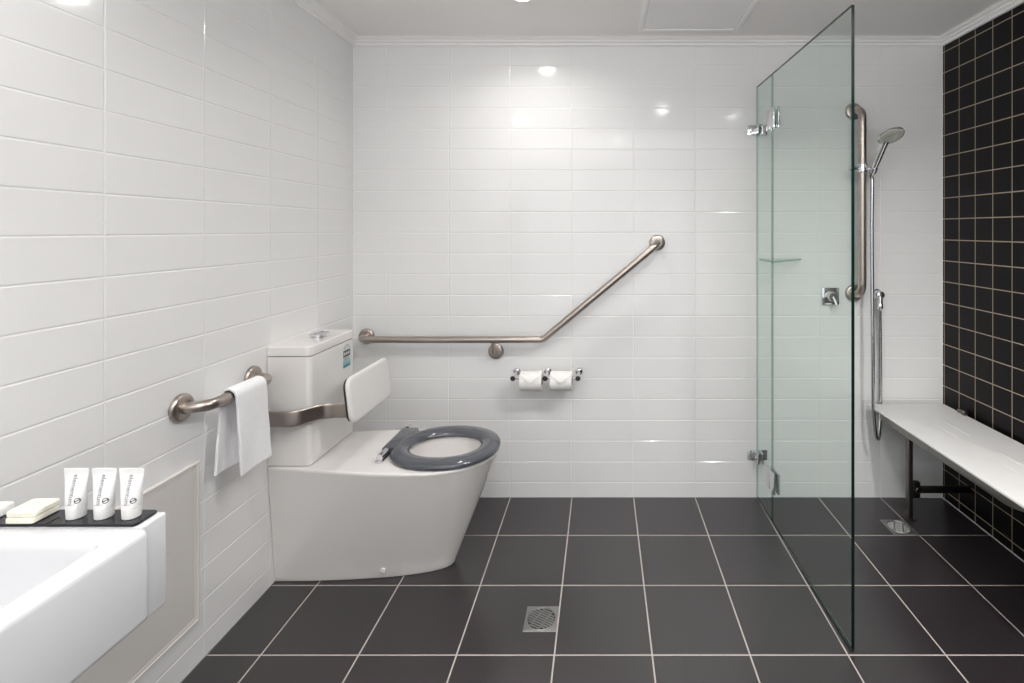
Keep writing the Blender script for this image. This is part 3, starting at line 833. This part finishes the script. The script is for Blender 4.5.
# hose
ot = W(8.487, D0, 3.30)
def catmull(P, per=14):
    P = [Vector(p) for p in P]; Q = [P[0]*2-P[1]]+P+[P[-1]*2-P[-2]]; out = []
    for i in range(1, len(Q)-2):
        for k in range(per):
            t = k/per; a, b, c_, d = Q[i-1], Q[i], Q[i+1], Q[i+2]
            out.append(0.5*((2*b)+(c_-a)*t+(2*a-5*b+4*c_-d)*t*t+(3*b-a-3*c_+d)*t**3))
    out.append(P[-1]); return out
hpts = [hc+hd*(-0.028), W(8.235, 7.755, 5.05), W(8.215, 7.73, 4.4), W(8.205, 7.70, 3.4), W(8.205, 7.68, 2.4), W(8.215, 7.69, 1.65), W(8.255, 7.72, 1.27),
        W(8.335, 7.80, 1.085), W(8.43, 7.92, 1.085), W(8.505, 8.025, 1.30), W(8.522, 8.045, 1.75), W(8.508, 8.025, 2.5), W(8.48, 7.985, 3.055)]
bm = bmesh.new()
cp = catmull(hpts)
# resample finely for the ribbed skin
fine = []
for a, b in zip(cp[:-1], cp[1:]):
    m_ = max(1, int((b-a).length/0.0035))
    for k in range(m_): fine.append(a.lerp(b, k/m_))
fine.append(cp[-1])
sweep(bm, fine, [0.0080+(0.0006 if i % 2 else -0.0003) for i in range(len(fine))], 12)
finish('hose', bm, 'hose', hs, angle=80)
oe = thing('hose_outlet', 'chrome wall elbow feeding the shower hose beside the tall rail', 'shower outlet', ot)
bm = bmesh.new(); lathe(bm, ot, (0, -1, 0), [(0.026, 0), (0.026, 0.006), (0.023, 0.010), (0.020, 0.012), (0.021, 0.020), (0.021, 0.034), (0.018, 0.042), (0.010, 0.046), (0.001, 0.047)], 32); finish('rosette', bm, 'chrome', oe)
bm = bmesh.new(); sweep(bm, round_path([ot+Vector((0, -0.012, 0)), W(8.483, 7.985, 3.30), W(8.48, 7.985, 3.115)], 0.014, 8), 0.0135, 18)
finish('elbow', bm, 'chrome', oe)
bm = bmesh.new(); lathe(bm, W(8.48, 7.985, 3.165), (0, 0, -1), [(0.0135, 0), (0.0145, 0.002), (0.0145, 0.018), (0.0115, 0.027), (0.0088, 0.03)], 8); finish('hose_nut', bm, 'chrome', oe)

# ------------------------------------------------------------------ fold-down shower seat
bs = thing('shower_bench', 'white slatless shower bench on a steel leg along the black tiled wall', 'shower seat', W(8.9, 6.4, 0))
X0, X1, E0, E1, BZ1, BZ0 = 8.288, 9.50, 4.80, 7.985, 1.563, 1.530
bm = bmesh.new()
def bring2(ins, z, r): return [W(x, d, z) for x, d in rrect((X0+X1)/2, (E0+E1)/2, (X1-X0)/2-ins, (E1-E0)/2-ins, r, 6)]
loft(bm, [bring2(0.006, BZ0, 0.016), bring2(0, BZ0+0.006, 0.02), bring2(0, BZ1-0.010, 0.02), bring2(0.004, BZ1-0.003, 0.018), bring2(0.012, BZ1, 0.014)])
seatb = finish('seat_board', bm, 'board', bs, angle=30)
# raised grip ribs on the board: a pair of long ribs in each of two spots
for dc in (6.92, 5.95):
    for x in (8.80, 9.00):
        bm = bmesh.new()
        rg = []
        for sxx, zz in ((0.011, 0.0), (0.009, 0.0022), (0.005, 0.0030)):
            rg.append([W(px_, d_, BZ1+zz) for px_, d_ in rrect(x, dc+(0.06 if x > 8.9 else 0), sxx, 0.235-0.011+sxx, sxx*0.95, 5)])
        loft(bm, rg); finish('grip_rib', bm, 'board', seatb)
# frame
bm = bmesh.new()
FZ = 1.474
fr = round_path([W(9.44, 7.80, FZ), W(8.345, 7.80, FZ), W(8.345, 5.16, FZ), W(9.44, 5.16, FZ)], 0.05, 8)
sweep(bm, fr, 0, 20, flat=(0.0095, 0.0165, 5), roll_up=(0, 0, 1))
add_box(bm, W(9.40, 4.95, 1.40), W(9.485, 7.90, 1.529), 0.002, 2)
finish('frame', bm, 'alloy', bs)
for d in (7.50, 5.36):
    bm = bmesh.new()
    add_box(bm, W(8.618, d-0.042, 0.02), W(8.686, d+0.042, 1.515), 0.003, 3)
    add_box(bm, W(8.60, d-0.06, 0.005), W(8.735, d+0.06, 0.022), 0.003, 2)
    lg = finish('leg', bm, 'legsteel', bs)
    bm = bmesh.new()
    add_box(bm, W(8.70, d-0.02, 0.395), W(9.565, d+0.02, 0.495), 0.002, 2)
    lathe(bm, W(8.77, d-0.02, 0.445), (0, -1, 0), [(0.014, 0), (0.014, 0.006), (0.010, 0.009), (0.001, 0.009)], 20)
    add_box(bm, W(8.690, d-0.035, 0.33), W(8.80, d+0.035, 0.57), 0.003, 2)
    finish('brace', bm, 'darkchrome', bs)['label'] = 'dark steel brace to the wall'
for d in (7.55, 5.32):
    bm = bmesh.new()
    sweep(bm, [W(9.48, d-0.05, 1.59), W(9.48, d+0.06, 1.59)], 0.010, 18)
    add_box(bm, W(9.475, d-0.03, 1.567), W(9.568, d+0.04, 1.615), 0.002, 2)
    lathe(bm, W(9.48, d-0.05, 1.59), (0, -1, 0), [(0.010, 0), (0.013, 0.002), (0.013, 0.008), (0.009, 0.010), (0.001, 0.010)], 20)
    add_box(bm, W(9.46, d-0.03, 1.562), W(9.50, d+0.04, 1.59), 0.001, 1)
    finish('wall_hinge', bm, 'legsteel', bs)['label'] = 'small metal wall hinge'

# ------------------------------------------------------------------ floor drains
def drain(x, d, label):
    t = thing('floor_drain', label, 'floor drain', W(x, d, 0), 'square steel floor drains')
    o = t.location.copy(); h = 0.0545; n = 48
    bm = bmesh.new()
    rings = []
    def sq(k, s):
        a = 2*math.pi*k/n; c_, s_ = math.cos(a), math.sin(a); m_ = max(abs(c_), abs(s_))
        return c_/m_*s, s_/m_*s
    for s, z in ((h, 0.0003), (h, 0.0022), (h-0.002, 0.0030)):
        rings.append([o+Vector((*sq(k, s), z)) for k in range(n)])
    for r, z in ((0.0500, 0.0030), (0.0490, 0.0040), (0.0465, 0.0040), (0.0455, 0.0022), (0.0455, 0.0006)):
        rings.append([o+Vector((r*math.cos(2*math.pi*k/n), r*math.sin(2*math.pi*k/n), z)) for k in range(n)])
    loft(bm, rings, True, False, False)
    finish('frame', bm, 'grate', t, angle=25)
    bm = bmesh.new(); lathe(bm, o, (0, 0, 1), [(0.0455, 0.0003), (0.0455, 0.0009), (0.001, 0.0009)], 40); finish('shade_disc', bm, 'wellshade', t)['label'] = 'near-black disc painting the shade under the grate'  # flat disc on the floor, shade inside the drain put into its colour
    bm = bmesh.new()
    ang = math.radians(-28); ca, sa = math.cos(ang), math.sin(ang)
    def bar(u0, u1, v0, v1):
        tb = bmesh.new(); add_box(tb, (u0, v0, 0.0010), (u1, v1, 0.0030), 0.0005, 1)
        for v in tb.verts: v.co = o+Vector((v.co.x*ca-v.co.y*sa, v.co.x*sa+v.co.y*ca, v.co.z))
        merge(bm, tb)
    for k in range(-4, 5):
        v = k*0.0093; hl = math.sqrt(max(0, 0.0452**2-(abs(v)+0.003)**2))
        if hl > 0.004: bar(-hl, hl, v-0.0028, v+0.0028)
    for u in (-0.016, 0.016): bar(u-0.0022, u+0.0022, -0.040, 0.040)
    finish('grate', bm, 'grate', t, angle=25)
    return t
drain(3.364, 5.57, 'square steel floor drain in the middle of the charcoal floor tiles')
drain(8.372, 7.29, 'square steel floor drain beside the leg of the white shower bench')

# ------------------------------------------------------------------ world, camera
w = bpy.data.worlds.new('world'); sc.world = w; w.use_nodes = True
w.node_tree.nodes['Background'].inputs[0].default_value = (0.6, 0.62, 0.65, 1); w.node_tree.nodes['Background'].inputs[1].default_value = 0.3
cam = bpy.data.cameras.new('camera'); co = bpy.data.objects.new('camera', cam); COL.objects.link(co)
cam.sensor_fit = 'HORIZONTAL'; cam.sensor_width = 36.0; cam.lens = 36.0*F/1024
cam.shift_x = -(VX-512)/1024; cam.shift_y = (VY-341.5)/1024
cam.clip_start = 0.02
co.location = (CX*T, -D0*T, CZ*T); co.rotation_euler = (math.radians(90), 0, 0)
sc.camera = co
sc.view_settings.view_transform = 'Standard'; sc.view_settings.look = 'None'
sc.view_settings.gamma = 1.0; sc.view_settings.use_curve_mapping = False
sc.view_settings.exposure = 0.37
sc.cycles.max_bounces = 14; sc.cycles.diffuse_bounces = 8; sc.cycles.glossy_bounces = 6; sc.cycles.transparent_max_bounces = 24
sc.cycles.use_denoising = True
sc.cycles.sample_clamp_indirect = 6.0
sc.cycles.caustics_reflective = False; sc.cycles.caustics_refractive = False
